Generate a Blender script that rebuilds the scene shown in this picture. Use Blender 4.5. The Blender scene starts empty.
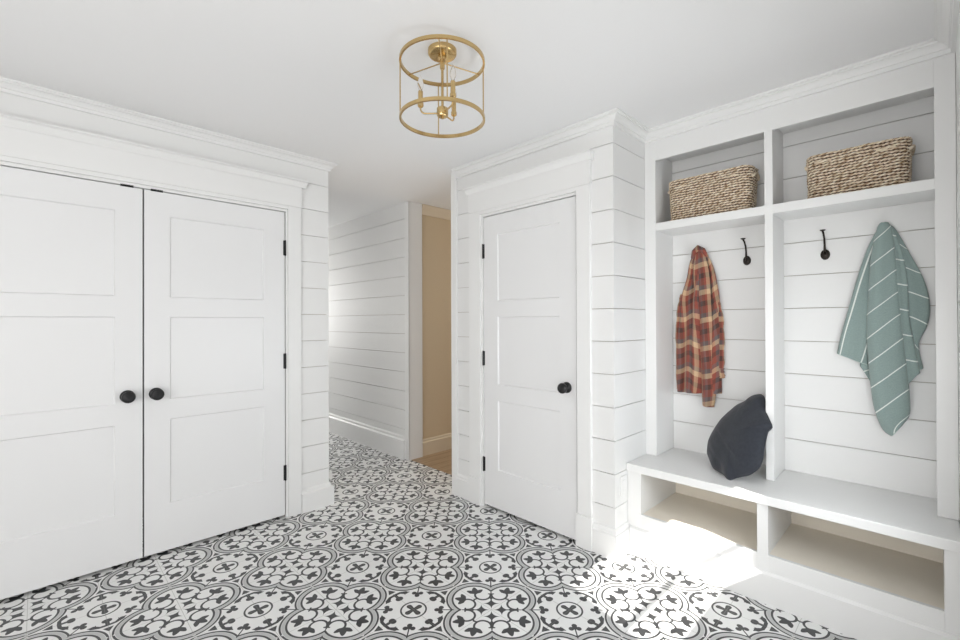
import bpy, bmesh, math, random
from mathutils import Vector, Matrix
random.seed(7)
PI = math.pi
S = bpy.context.scene
COL = S.collection

# ------------------------------------------------------------------ camera
YAW, PITCH, ROLL = 0.7773, 0.0044, -0.0036
F = Vector((math.sin(YAW), math.cos(YAW), 0)); R = Vector((math.cos(YAW), -math.sin(YAW), 0)); U = Vector((0, 0, 1))
F2 = F * math.cos(PITCH) + U * math.sin(PITCH); U2 = U * math.cos(PITCH) - F * math.sin(PITCH)
R3 = R * math.cos(ROLL) + U2 * math.sin(ROLL); U3 = U2 * math.cos(ROLL) - R * math.sin(ROLL)
cd = bpy.data.cameras.new('camera'); co = bpy.data.objects.new('camera', cd); COL.objects.link(co)
cd.sensor_width = 36; cd.lens = 449.32 / 960 * 36; cd.shift_y = -0.0006; cd.clip_start = 0.02
co.matrix_world = Matrix(((R3.x, U3.x, -F2.x, 0), (R3.y, U3.y, -F2.y, 0), (R3.z, U3.z, -F2.z, 1.31), (0, 0, 0, 1)))
S.camera = co

# ------------------------------------------------------------------ world, sun, added fill lights
w = bpy.data.worlds.new('world'); S.world = w; w.use_nodes = True
w.node_tree.nodes['Background'].inputs[0].default_value = (0.80, 0.90, 1.0, 1)
w.node_tree.nodes['Background'].inputs[1].default_value = 2.0
sd = bpy.data.lights.new('sun', 'SUN'); so = bpy.data.objects.new('sun', sd); COL.objects.link(so)
sd.energy = 5.5; sd.angle = math.radians(0.55); sd.color = (1.0, 0.96, 0.90)
so.rotation_euler = Vector((0.357, 1.19, -1.0)).to_track_quat('-Z', 'Y').to_euler()

def area(name, loc, target, sx, sy, power, col=(1, 1, 1)):
    d = bpy.data.lights.new(name, 'AREA'); o = bpy.data.objects.new(name, d); COL.objects.link(o)
    d.shape = 'RECTANGLE'; d.size = sx; d.size_y = sy; d.energy = power; d.color = col
    o.location = loc; o.rotation_euler = (Vector(target) - Vector(loc)).to_track_quat('-Z', 'Y').to_euler()
    return o
area('fill_side', (-2.02, 0.35, 1.30), (2.6, 0.5, 2.3), 2.2, 1.7, 34, (1.0, 0.99, 0.985))  # fill light added at the solid left wall, aimed at the locker
area('fill_rear', (-0.4, -0.735, 1.25), (-0.4, 1, 1.85), 2.4, 1.7, 8, (1.0, 1.0, 1.0))  # fill light added behind the camera, before the closed rear wall
area('fill_hall_end', (2.0, 7.85, 1.5), (2.0, 5, 1.4), 0.8, 1.2, 21, (1, 0.99, 0.98))  # fill light added at the closed hall end to brighten the hallway
area('fill_near_window', (1.82, -0.22, 0.95), (1.82, 1, 1.35), 0.72, 0.5, 5, (0.97, 0.985, 1.0))  # area light added outside the near opening to lift the right side
area('fill_side_room', (4.6, 3.0, 1.6), (3.0, 3.2, 1.0), 1.0, 1.4, 9, (1, 0.93, 0.83))  # fill light added in the side room to brighten its threshold
S.view_settings.view_transform = 'Standard'; S.view_settings.look = 'None'
S.view_settings.exposure = 1.08; S.view_settings.gamma = 1; S.view_settings.use_curve_mapping = False

# ------------------------------------------------------------------ node helper
class N:
    def __init__(s, t, v): s.t = t; s.v = v
    def m(s, op, *a, clamp=False):
        n = s.t.nodes.new('ShaderNodeMath'); n.operation = op; n.use_clamp = clamp
        for i, x in enumerate((s,) + a):
            if isinstance(x, N):
                if isinstance(x.v, (int, float)): n.inputs[i].default_value = x.v
                else: s.t.links.new(x.v, n.inputs[i])
            else: n.inputs[i].default_value = x
        return N(s.t, n.outputs[0])
    def __add__(s, o): return s.m('ADD', o)
    def __radd__(s, o): return s.m('ADD', o)
    def __sub__(s, o): return s.m('SUBTRACT', o)
    def __rsub__(s, o): return N(s.t, o).m('SUBTRACT', s)
    def __mul__(s, o): return s.m('MULTIPLY', o)
    def __rmul__(s, o): return s.m('MULTIPLY', o)
    def __truediv__(s, o): return s.m('DIVIDE', o)
    def min(s, o): return s.m('MINIMUM', o)
    def max(s, o): return s.m('MAXIMUM', o)
    def abs(s): return s.m('ABSOLUTE')
    def sqrt(s): return s.m('SQRT')
    def fr(s): return s.m('FRACT')
    def lt(s, o): return s.m('LESS_THAN', o)
    def gt(s, o): return s.m('GREATER_THAN', o)

def newmat(name, col=(0.8, 0.8, 0.8), rough=0.5, metal=0.0):
    m = bpy.data.materials.new(name); m.use_nodes = True
    b = m.node_tree.nodes['Principled BSDF']
    b.inputs['Base Color'].default_value = (*col, 1); b.inputs['Roughness'].default_value = rough
    b.inputs['Metallic'].default_value = metal
    return m
def bsdf(m): return m.node_tree.nodes['Principled BSDF']
def noise(m, scale, detail=3, coord='Object'):
    t = m.node_tree; tc = t.nodes.new('ShaderNodeTexCoord'); n = t.nodes.new('ShaderNodeTexNoise')
    n.inputs['Scale'].default_value = scale; n.inputs['Detail'].default_value = detail
    t.links.new(tc.outputs[coord], n.inputs['Vector']); return n.outputs['Fac']
def bump(m, fac, strength, dist=0.002):
    t = m.node_tree; b = t.nodes.new('ShaderNodeBump'); b.inputs['Strength'].default_value = strength
    b.inputs['Distance'].default_value = dist; t.links.new(fac, b.inputs['Height']); t.links.new(b.outputs[0], bsdf(m).inputs['Normal'])
def mixcol(t, fac, a, b):
    n = t.nodes.new('ShaderNodeMix'); n.data_type = 'RGBA'
    if isinstance(fac, (int, float)): n.inputs[0].default_value = fac
    else: t.links.new(fac.v if isinstance(fac, N) else fac, n.inputs[0])
    for i, c in ((6, a), (7, b)):
        if isinstance(c, tuple): n.inputs[i].default_value = (*c, 1)
        else: t.links.new(c, n.inputs[i])
    return n.outputs[2]
def paint(name, col, rough, bs=0.05):
    m = newmat(name, col, rough); f = noise(m, 90, 2); bump(m, f, bs); return m

M_wall = paint('white_painted_boards', (0.80, 0.80, 0.79), 0.45)
M_gap = newmat('brownish_board_gap', (0.46, 0.42, 0.37), 0.9)  # brown-grey backing visible between the boards
M_trim = paint('white_satin_trim', (0.82, 0.82, 0.81), 0.32, 0.02)
M_door = paint('white_satin_door', (0.80, 0.80, 0.80), 0.35, 0.02)
M_ceil = paint('white_ceiling_paint', (0.86, 0.86, 0.86), 0.8, 0.08)
M_cub = paint('white_locker_paint', (0.80, 0.80, 0.79), 0.3, 0.02)
M_cream = paint('warm_shade_cream_paint', (0.84, 0.78, 0.68), 0.5, 0.02)  # cream tint puts the warm shading of white paint into the colour
M_beige = paint('beige_wall_paint', (0.62, 0.50, 0.34), 0.7)
M_beigetrim = paint('beige_trim_paint', (0.68, 0.58, 0.44), 0.5)
M_black = newmat('black_iron', (0.012, 0.012, 0.013), 0.35, 0.3)
M_bronze = newmat('oil_rubbed_bronze', (0.035, 0.028, 0.024), 0.38, 0.7)
M_void = newmat('closet_shade_brown', (0.10, 0.07, 0.055), 0.9)  # dark brown stands in for the shade behind the door gaps
M_plate = newmat('white_plastic', (0.80, 0.80, 0.79), 0.3)
M_brass = newmat('satin_brass', (0.60, 0.43, 0.20), 0.24, 1.0)
bump(M_brass, noise(M_brass, 60), 0.02)
M_bulb = newmat('clear_candle_bulb', (1, 0.98, 0.95), 0.05)
bsdf(M_bulb).inputs['Transmission Weight'].default_value = 0.97; bsdf(M_bulb).inputs['IOR'].default_value = 1.25
bsdf(M_bulb).inputs['Emission Color'].default_value = (1, 0.94, 0.86, 1); bsdf(M_bulb).inputs['Emission Strength'].default_value = 0.0
M_glass = newmat('window_glass', (1, 1, 1), 0.0)
bsdf(M_glass).inputs['Transmission Weight'].default_value = 1.0; bsdf(M_glass).inputs['IOR'].default_value = 1.02

# patterned cement tile
def tile_material():
    m = newmat('encaustic_cement_tile', (0.8, 0.8, 0.8), 0.38); t = m.node_tree
    tc = t.nodes.new('ShaderNodeTexCoord'); sp = t.nodes.new('ShaderNodeSeparateXYZ'); t.links.new(tc.outputs['Object'], sp.inputs[0])
    P = 0.5008
    px = (N(t, sp.outputs[0]) - 1.9697) * (1 / P); py = (N(t, sp.outputs[1]) - 1.9264) * (1 / P)
    ax = ((px + 40.5).fr() - 0.5).abs(); ay = ((py + 40.5).fr() - 0.5).abs()
    x = ax.max(ay); y = ax.min(ay)                       # folded to one eighth
    r2 = 0.70710678
    e = (x + y) * r2; n = (x - y) * r2
    X = 0.5 - x; Y = 0.5 - y                             # about the medallion centre, Y >= X
    def circ(a, b, ca, cb, r): 
        u = a - ca; v = b - cb
        return ((u * u + v * v).sqrt()) - r
    def seg(a, b, p, q, r, rb=None):
        dx, dy = q[0] - p[0], q[1] - p[1]; L = dx * dx + dy * dy
        u = a - p[0]; v = b - p[1]
        h = ((u * dx + v * dy) * (1 / L)).m('ADD', 0.0, clamp=True)
        du = u - h * dx; dv = v - h * dy
        d = (du * du + dv * dv).sqrt()
        return d - (r if rb is None else (h * (rb - r) + r))
    def leaf(a, b, p, ang, L, W):                         # pointed ellipse from p
        c, s = math.cos(ang), math.sin(ang)
        cx, cy = p[0] + c * L / 2, p[1] + s * L / 2
        u = a - cx; v = b - cy
        uu = (u * c + v * s) * (2 / L); vv = (v * c - u * s) * (2 / W)
        return (uu.abs() + vv * vv - 1.0) * 0.03
    dark = None
    def add(d):
        nonlocal dark
        dark = d if dark is None else dark.min(d)
    dl = circ(x, y, 0.2295, 0.0, 0.0)
    outer = (dl - 0.253).abs() - 0.0085
    inner = (dl - 0.202).abs() - 0.0092
    outside = 0.262 - e
    add(outer.max(0.345 - e)); add(inner.max(outside))
    grey = ((dl - 0.227).abs() - 0.0140).max(0.285 - e)
    # heart star and diagonal stem
    u = (e - 0.092).abs(); v = n
    add(((u.sqrt() + v.sqrt()) - 0.295) * 0.1)
    add((u + v) - 0.030)
    add(seg(e, n, (0.13, 0), (0.262, 0), 0.0062))
    add(seg(e, n, (0.345, 0), (0.46, 0), 0.0058))
    add(seg(e, n, (0.17, 0), (0.20, 0), 0.014, 0.006))
    add(seg(e, n, (0.238, 0), (0.238, 0.022), 0.008))
    # scroll stem and ivy leaf
    cr = (circ(e, n, 0.222, 0.079, 0.074).abs() - 0.0098).max(e - 0.245)
    add(cr)
    add(seg(e, n, (0.228, 0.153), (0.250, 0.153), 0.0085))
    add(seg(e, n, (0.165, 0.128), (0.155, 0.155), 0.009))
    add(leaf(e, n, (0.238, 0.146), 0.20, 0.106, 0.060))
    add(leaf(e, n, (0.244, 0.146), 1.15, 0.096, 0.050))
    add(leaf(e, n, (0.244, 0.152), -0.85, 0.094, 0.050))
    add(circ(e, n, 0.252, 0.150, 0.020))
    # clubs pointing at the medallion
    add(circ(e, n, 0.496, 0.0, 0.023)); add(circ(e, n, 0.458, 0.032, 0.023)); add(circ(e, n, 0.470, 0.0, 0.024))
    # medallion
    rm = (X * X + Y * Y).sqrt()
    add((rm - 0.113).abs() - 0.0080)
    add(seg(X, Y, (0, 0), (0, 0.064), 0.015, 0.025))
    # anchor scroll between medallion and axis
    add(circ(X, Y, 0.008, 0.224, 0.029))
    add(seg(X, Y, (0.0, 0.24), (0.0, 0.30), 0.015))
    add(seg(X, Y, (0.0, 0.302), (0.056, 0.298), 0.014))
    add(seg(X, Y, (0.056, 0.298), (0.098, 0.266), 0.013, 0.023))
    add(seg(X, Y, (0.096, 0.266), (0.134, 0.248), 0.020, 0.002))
    add(seg(X, Y, (0.085, 0.285), (0.078, 0.240), 0.011, 0.002))
    # little triangle
    add((Y * 0.55 - 0.226 + X).max(Y - 0.405).max(0.342 - Y))
    fade = 0.0016
    kd = (dark * (-1 / fade) + 0.5).m('ADD', 0.0, clamp=True)
    kg = (grey * (-1 / fade) + 0.5).m('ADD', 0.0, clamp=True)
    gx = ((px * 2 + 40.5).fr() - 0.5).abs().min(((py * 2 + 40.5).fr() - 0.5).abs())
    gr = gx.lt(0.0045)
    nz = N(t, noise(m, 5, 4)); nf = N(t, noise(m, 60, 3))
    cream = mixcol(t, nz, (0.76, 0.76, 0.75), (0.84, 0.84, 0.83))
    c = mixcol(t, kg, cream, (0.50, 0.505, 0.50))
    c = mixcol(t, gr * 0.7, c, (0.42, 0.41, 0.39))
    c = mixcol(t, kd, c, (0.034, 0.035, 0.037))
    c = mixcol(t, gr * 0.2, c, (0.42, 0.41, 0.39))
    t.links.new(c, bsdf(m).inputs['Base Color'])
    t.links.new((nf * 0.15 + 0.30).v, bsdf(m).inputs['Roughness'])
    bump(m, (1.0 - gr).v, 0.25, 0.001)
    return m
M_tile = tile_material()

def wood_material():
    m = newmat('oak_plank_floor', (0.5, 0.3, 0.15), 0.4); t = m.node_tree
    tc = t.nodes.new('ShaderNodeTexCoord'); mp = t.nodes.new('ShaderNodeMapping'); t.links.new(tc.outputs['Object'], mp.inputs[0])
    mp.inputs['Scale'].default_value = (1.5, 14, 1)
    nz = t.nodes.new('ShaderNodeTexNoise'); nz.inputs['Scale'].default_value = 2; nz.inputs['Detail'].default_value = 6
    t.links.new(mp.outputs[0], nz.inputs['Vector'])
    sp = t.nodes.new('ShaderNodeSeparateXYZ'); t.links.new(tc.outputs['Object'], sp.inputs[0])
    gap = ((N(t, sp.outputs[1]) * 9).fr() - 0.5).abs().gt(0.485)
    c = mixcol(t, nz.outputs['Fac'], (0.28, 0.18, 0.10), (0.52, 0.38, 0.24))
    c = mixcol(t, gap, c, (0.15, 0.08, 0.04)); t.links.new(c, bsdf(m).inputs['Base Color']); return m
M_wood = wood_material()

def plaid_material():
    m = newmat('plaid_flannel', (0.4, 0.2, 0.15), 0.9); t = m.node_tree
    uv = t.nodes.new('ShaderNodeUVMap'); sp = t.nodes.new('ShaderNodeSeparateXYZ'); t.links.new(uv.outputs[0], sp.inputs[0])
    def bands(sock, per, off, stops):
        f = (N(t, sock) * (1 / per) + off).fr()
        r = t.nodes.new('ShaderNodeValToRGB'); r.color_ramp.interpolation = 'CONSTANT'
        cr = r.color_ramp
        while len(cr.elements) > 1: cr.elements.remove(cr.elements[0])
        cr.elements[0].position = 0; cr.elements[0].color = (*stops[0][1], 1)
        for p, c in stops[1:]:
            e = cr.elements.new(p); e.color = (*c, 1)
        t.links.new(f.v, r.inputs[0]); return r.outputs[0]
    red, dk, cr_, gy = (0.30, 0.055, 0.035), (0.032, 0.014, 0.014), (0.72, 0.52, 0.31), (0.115, 0.115, 0.12)
    a = bands(sp.outputs[1], 0.165, 0.1, [(0, cr_), (0.18, gy), (0.34, red), (0.60, dk), (0.78, red)])
    b = bands(sp.outputs[0], 0.115, 0.3, [(0, cr_), (0.22, red), (0.52, gy), (0.70, dk), (0.88, red)])
    c = mixcol(t, 0.46, a, b); nz = noise(m, 400, 2); c = mixcol(t, (N(t, nz) * 0.5), c, (0.20, 0.10, 0.07))
    t.links.new(c, bsdf(m).inputs['Base Color']); bump(m, nz, 0.4, 0.002)
    bsdf(m).inputs['Sheen Weight'].default_value = 0.2
    return m
M_plaid = plaid_material()

def towel_material():
    m = newmat('aqua_striped_towel', (0.22, 0.36, 0.33), 0.95); t = m.node_tree
    uv = t.nodes.new('ShaderNodeUVMap'); sp = t.nodes.new('ShaderNodeSeparateXYZ'); t.links.new(uv.outputs[0], sp.inputs[0])
    f = ((N(t, sp.outputs[1]) * (1 / 0.116)).fr() - 0.5).abs().lt(0.026)
    nz = noise(m, 260, 3); base = mixcol(t, nz, (0.200, 0.275, 0.258), (0.335, 0.42, 0.40))
    c = mixcol(t, f, base, (0.75, 0.80, 0.76)); t.links.new(c, bsdf(m).inputs['Base Color'])
    bump(m, nz, 0.6, 0.003); bsdf(m).inputs['Sheen Weight'].default_value = 0.3
    return m
M_towel = towel_material()
M_hem = newmat('pale_towel_hem', (0.52, 0.62, 0.58), 0.95)
M_navy = newmat('charcoal_navy_velvet', (0.022, 0.026, 0.036), 0.85)
bsdf(M_navy).inputs['Sheen Weight'].default_value = 0.25
M_navy.node_tree.links.new(mixcol(M_navy.node_tree, noise(M_navy, 70, 5), (0.008, 0.010, 0.015), (0.030, 0.035, 0.048)), bsdf(M_navy).inputs['Base Color'])
bump(M_navy, noise(M_navy, 320, 2), 0.5, 0.003)
def rope_mat(name, a, b):
    m = newmat(name, a, 0.8); t = m.node_tree; nz = noise(m, 45, 3)
    r = (N(t, nz) * 3.2 - 1.1).m('ADD', 0.0, clamp=True)
    t.links.new(mixcol(t, r, a, b), bsdf(m).inputs['Base Color']); bump(m, noise(m, 300, 2), 0.4, 0.002); return m
M_ropeA = rope_mat('pale_seagrass_strand', (0.70, 0.57, 0.41), (0.92, 0.84, 0.70))
M_lining = newmat('dark_basket_lining', (0.09, 0.05, 0.03), 0.9)
M_ropeB = rope_mat('brown_seagrass_strand', (0.36, 0.23, 0.13), (0.74, 0.61, 0.46))

# ------------------------------------------------------------------ mesh helpers
def link(name, bm, mats, parent=None, smooth=False, bevel=0):
    me = bpy.data.meshes.new(name); bmesh.ops.recalc_face_normals(bm, faces=bm.faces)
    bm.to_mesh(me); bm.free()
    for m in (mats if isinstance(mats, (list, tuple)) else [mats]): me.materials.append(m)
    if smooth: me.polygons.foreach_set('use_smooth', [True] * len(me.polygons))
    o = bpy.data.objects.new(name, me); COL.objects.link(o)
    if parent: o.parent = parent
    if bevel:
        b = o.modifiers.new('bevel', 'BEVEL'); b.width = bevel; b.segments = 2; b.limit_method = 'ANGLE'
    return o
def NB(): return bmesh.new()
def box(bm, x0, x1, y0, y1, z0, z1, mi=0):
    vs = [bm.verts.new((x, y, z)) for x in (x0, x1) for y in (y0, y1) for z in (z0, z1)]
    for q in ((0, 1, 3, 2), (4, 6, 7, 5), (0, 4, 5, 1), (2, 3, 7, 6), (0, 2, 6, 4), (1, 5, 7, 3)):
        f = bm.faces.new([vs[i] for i in q]); f.material_index = mi
def loft(bm, rings, close=True, cap=True, mi=0):
    vr = [[bm.verts.new(p) for p in r] for r in rings]; n = len(vr[0])
    for a, b in zip(vr, vr[1:]):
        for i in range(n if close else n - 1):
            f = bm.faces.new((a[i], a[(i + 1) % n], b[(i + 1) % n], b[i])); f.material_index = mi
    if cap and close:
        bm.faces.new(vr[0]).material_index = mi; bm.faces.new(vr[-1]).material_index = mi
    return vr
def lathe(bm, prof, o=(0, 0, 0), axis='Z', seg=32):
    o = Vector(o); rings = []
    for r, h in prof:
        ring = []
        for i in range(seg):
            a = 2 * PI * i / seg; c, s = r * math.cos(a), r * math.sin(a)
            ring.append(o + Vector({'Z': (c, s, h), 'X': (h, c, s), 'Y': (c, h, s)}[axis]))
        rings.append(ring)
    loft(bm, rings)
def tube(bm, pts, r, seg=10, closed=False):
    pts = [Vector(p) for p in pts]; n = len(pts); rings = []; up = None
    rr = r if isinstance(r, (list, tuple)) else [r] * n
    for i, p in enumerate(pts):
        if closed: d = pts[(i + 1) % n] - pts[i - 1]
        else: d = pts[min(i + 1, n - 1)] - pts[max(i - 1, 0)]
        d.normalize()
        if up is None: up = Vector((0, 0, 1)) if abs(d.z) < 0.9 else Vector((1, 0, 0))
        a = d.cross(up)
        if a.length < 1e-4: a = d.orthogonal()
        a.normalize(); up = a.cross(d).normalized()
        rings.append([p + (a * math.cos(2 * PI * k / seg) + up * math.sin(2 * PI * k / seg)) * rr[i] for k in range(seg)])
    if closed: rings.append(rings[0]); loft(bm, rings, cap=False); bmesh.ops.remove_doubles(bm, verts=bm.verts, dist=1e-6)
    else: loft(bm, rings)
def sweep(bm, prof, path, mi=0):
    """prof: list of (out, z); path: list of (x, y, nx, ny) corner points with outward mitre vector"""
    loft(bm, [[(x + nx * o, y + ny * o, z) for o, z in prof] for x, y, nx, ny in path], mi=mi)
def prop(o, **k):
    for a, b in k.items(): o[a] = b
    return o
def struct(name, bm, mats, parent=None, **k):
    o = link(name, bm, mats, parent, **k)
    if not parent: o['kind'] = 'structure'
    return o
def empty(name, loc, rz=0, **k):
    o = bpy.data.objects.new(name, None); COL.objects.link(o); o.location = loc; o.rotation_euler = (0, 0, rz)
    o.empty_display_size = 0.05
    return prop(o, **k)

# ------------------------------------------------------------------ dimensions
ZC = 2.45                         # ceiling
YC = 3.074; XP = 1.494            # closet wall plane, its free corner
XD = 2.264; YN = 1.248; YE = 2.590  # block with the single door
XF = 2.642; XB = 2.409; XK = 2.89   # locker face, bench face, locker back
XH = 2.505; YH = 3.51             # hallway far wall
H0, BW = 2.2970, 0.1836           # first board joint and board width
TH = 0.012                        # board thickness
GAP = 0.0035
def joints(zlo, zhi, off=0.0):
    zs = [H0 + off - k * BW for k in range(-1, 14)]
    zs = sorted([z for z in zs if zlo < z < zhi])
    e = [zlo] + zs + [zhi]
    return [(e[i] + (GAP / 2 if i else 0), e[i + 1] - (GAP / 2 if i < len(e) - 2 else 0)) for i in range(len(e) - 1)]
def boards_y(bm, x, s, y0, y1, zlo=0, zhi=ZC, off=0):   # boards on plane X=x whose face looks to s*X
    for a, b in joints(zlo, zhi, off): box(bm, min(x, x - s * TH), max(x, x - s * TH), y0, y1, a, b)
def boards_x(bm, y, s, x0, x1, zlo=0, zhi=ZC, off=0):
    for a, b in joints(zlo, zhi, off): box(bm, x0, x1, min(y, y - s * TH), max(y, y - s * TH), a, b)

# ------------------------------------------------------------------ floor, ceiling
bm = NB(); box(bm, -2.1, XH + 0.012, -0.16, 8.0, -0.1, 0); box(bm, -2.1, 1.25, -0.85, -0.16, -0.1, 0); box(bm, XH + 0.012, 3.2, -0.16, 1.35, -0.1, 0)
struct('floor', bm, M_tile)
bm = NB(); box(bm, XH + 0.012, 5.2, 1.35, 4.2, -0.1, 0.002); prop(struct('floor_side_room', bm, M_wood))
bm = NB(); box(bm, -2.2, 5.3, -0.16, 8.1, ZC, ZC + 0.1); box(bm, -2.2, 1.25, -0.85, -0.16, ZC, ZC + 0.1); struct('ceiling', bm, M_ceil)

# ------------------------------------------------------------------ closet wall
DZ = 2.0517                        # door head
bm = NB()
box(bm, 1.182 + 0.004, XP - TH, YC + TH, YC + 0.10, 0, ZC, 1)            # right of closet door
box(bm, -0.36, 1.186, YC + TH, YC + 0.10, DZ + 0.004, ZC, 1)
box(bm, -2.1, -0.356, YC + TH, YC + 0.10, 0, ZC, 1)
for a, b in joints(0, ZC, -0.016): box(bm, 1.2, XP, YC, YC + TH, a, b)
for a, b in joints(0, ZC, -0.016): box(bm, -2.1, -0.37, YC, YC + TH, a, b)
for a, b in joints(DZ + 0.02, ZC, -0.016): box(bm, -0.37, 1.2, YC, YC + TH, a, b)
struct('wall_closet', bm, [M_wall, M_gap])
bm = NB()                                                              # closet block side along hallway
box(bm, XP - 0.10, XP - TH, YC + 0.10, 8.0, 0, ZC, 1)
for a, b in joints(0, ZC, -0.016): box(bm, XP - TH, XP, YC + TH, 8.0, a, b)
struct('wall_hall_left', bm, [M_wall, M_gap])
bm = NB(); box(bm, -2.1, XP - 0.10, 3.75, 3.85, 0, ZC); struct('wall_closet_rear', bm, M_void)

# casing of the closet doors
bm = NB()
xr, xl = 1.188, -0.358
for x0, x1 in ((xr, xr + 0.012), (xl - 0.012, xl)): box(bm, x0, x1, YC - 0.006, YC + 0.06, 0, DZ + 0.018)
box(bm, xl, xr, YC - 0.006, YC + 0.06, DZ + 0.001, DZ + 0.018)
for x0, x1 in ((xr + 0.012, 1.288), (-0.458, xl - 0.012)): box(bm, x0, x1, YC - 0.018, YC, 0, 2.093)
box(bm, xl - 0.012, xr + 0.012, YC - 0.018, YC, DZ + 0.018, 2.093)
box(bm, -0.462, 1.292, YC - 0.021, YC, 2.093, 2.232)
struct('trim_1', bm, M_trim, bevel=0.0015)
capprof = [(0, 2.280), (0.055, 2.280), (0.055, 2.271), (0.040, 2.264), (0.024, 2.236), (0.024, 2.232), (0, 2.232)]
bm = NB(); loft(bm, [[(x, YC - o, z) for o, z in capprof] for x in (-0.49, 1.325)])
struct('trim_2', bm, M_trim)

# closet + hall door leaf builder: local x along width, front towards -y, z up
def leaf(name, wd, right_hinge, knob_x, top_catch=None):
    th = 0.036; H = DZ - 0.022
    bm = NB(); e = 0.012
    sl = 0.118; sr = wd - 0.132
    if not right_hinge: sl, sr = 0.132, wd - 0.118
    rows = [(0.280, 0.762), (0.872, 1.343), (1.452, 1.915)]
    dz = 0.018
    # frame front as one sheet with sloped recesses, plus back box
    ys = 0.0; yr = 0.009
    zs = [dz] + [v for r in rows for v in r] + [dz + H]
    def quad(a, b, c, d): bm.faces.new([bm.verts.new(p) for p in (a, b, c, d)])
    def fq(x0, x1, z0, z1, y=ys): quad((x0, y, z0), (x1, y, z0), (x1, y, z1), (x0, y, z1))
    fq(0, sl, dz, dz + H); fq(sr, wd, dz, dz + H)
    for i in range(0, len(zs), 2): fq(sl, sr, zs[i], zs[i + 1])
    s = 0.006
    for z0, z1 in rows:
        fq(sl + s, sr - s, z0 + s, z1 - s, yr)
        o = [(sl, ys, z0), (sr, ys, z0), (sr, ys, z1), (sl, ys, z1)]
        i_ = [(sl + s, yr, z0 + s), (sr - s, yr, z0 + s), (sr - s, yr, z1 - s), (sl + s, yr, z1 - s)]
        for k in range(4): quad(o[k], o[(k + 1) % 4], i_[(k + 1) % 4], i_[k])
    # sides and back
    quad((0, th, dz), (0, th, dz + H), (wd, th, dz + H), (wd, th, dz))
    quad((0, ys, dz), (0, ys, dz + H), (0, th, dz + H), (0, th, dz)); quad((wd, ys, dz), (wd, th, dz), (wd, th, dz + H), (wd, ys, dz + H))
    quad((0, ys, dz), (0, th, dz), (wd, th, dz), (wd, ys, dz)); quad((0, ys, dz + H), (wd, ys, dz + H), (wd, th, dz + H), (0, th, dz + H))
    bmesh.ops.remove_doubles(bm, verts=bm.verts, dist=1e-5)
    d = struct(name, bm, M_door)
    hx = wd + 0.003 if right_hinge else -0.003
    for hz in (1.808, 1.049, 0.300):
        b = NB(); lathe(b, [(0.0, -0.054), (0.0045, -0.052), (0.0062, -0.048), (0.0062, 0.048), (0.0045, 0.052), (0, 0.054)], (hx, -0.005, hz), seg=12)
        for k in (-1, 1): box(b, hx + (0 if k > 0 else -0.012), hx + (0.012 if k > 0 else 0), -0.0015, 0.001, hz - 0.05, hz + 0.05)
        h = link('hinge', b, M_black, d); h['label'] = 'black butt hinge'
    b = NB(); lathe(b, [(0, 0), (0.033, 0), (0.033, -0.006), (0.029, -0.010), (0.012, -0.012), (0.011, -0.026), (0.020, -0.032), (0.0295, -0.040), (0.0315, -0.050), (0.0295, -0.058), (0.022, -0.062), (0, -0.063)], (knob_x, 0, 0.912), 'Y', 36)
    k = link('knob', b, M_black, d, smooth=False); k['label'] = 'round black door knob'
    for p in k.data.polygons: p.use_smooth = True
    if top_catch is not None:
        b = NB(); box(b, top_catch - 0.028, top_catch + 0.028, -0.004, 0.01, DZ - 0.006, DZ + 0.006)
        c = link('catch', b, M_black, d); c['label'] = 'black ball catch at top edge'
    return d
d = leaf('door_1', 0.765, False, 0.698, 0.697); d.location = (-0.3535, YC - 0.002, 0)
d = leaf('door_2', 0.7625, True, 0.053, 0.057); d.location = (0.4190, YC - 0.002, 0)
for o in (bpy.data.objects['door_1'], bpy.data.objects['door_2']): pass

# baseboard at the closet corner
BP = [(0, 0), (0.027, 0), (0.027, 0.128), (0.010, 0.136), (0.010, 0.150), (0.004, 0.158), (0, 0.158)]
bm = NB(); sweep(bm, BP, [(1.289, YC, 0, -1), (XP, YC, 1, -1), (XP, 8.0, 1, 0)]); struct('baseboard_closet', bm, M_trim)
bm = NB(); sweep(bm, BP, [(-2.0, YC, 0, -1), (-0.459, YC, 0, -1)]); struct('baseboard_closet_left', bm, M_trim)

# ------------------------------------------------------------------ block with single door
y0, y1 = 1.489, 2.261
bm = NB()
box(bm, XD + TH, XD + 0.10, YN + TH, y0 - 0.004, 0, ZC, 1); box(bm, XD + TH, XD + 0.10, y1 + 0.004, YE - TH, 0, ZC, 1)
box(bm, XD + TH, XD + 0.10, y0 - 0.004, y1 + 0.004, DZ + 0.02, ZC, 1)
for a, b in joints(0, ZC): box(bm, XD, XD + TH, YN, y0 - 0.02, a, b); box(bm, XD, XD + TH, y1 + 0.02, YE, a, b)
for a, b in joints(DZ + 0.03, ZC): box(bm, XD, XD + TH, y0 - 0.02, y1 + 0.02, a, b)
struct('wall_door_block', bm, [M_wall, M_gap])
bm = NB()
box(bm, XD + 0.10, 3.0, YN + TH, YN + 0.10, 0, ZC, 1)
for a, b in joints(0, ZC): box(bm, XD + TH, XF + 0.02, YN, YN + TH, a, b)
struct('wall_return', bm, [M_wall, M_gap])
bm = NB()
box(bm, XD + 0.10, XH + 0.11, YE - 0.1, YE - TH, 0, ZC, 1)
for a, b in joints(0, ZC): box(bm, XD + TH, XH, YE - TH, YE, a, b)
box(bm, 2.9, 3.0, YN + 0.10, YE - 0.1, 0, ZC, 1); box(bm, XH + 0.11, 3.0, YE - 0.1, YE, 0, ZC, 1)
struct('wall_block_far', bm, [M_wall, M_void])
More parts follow.
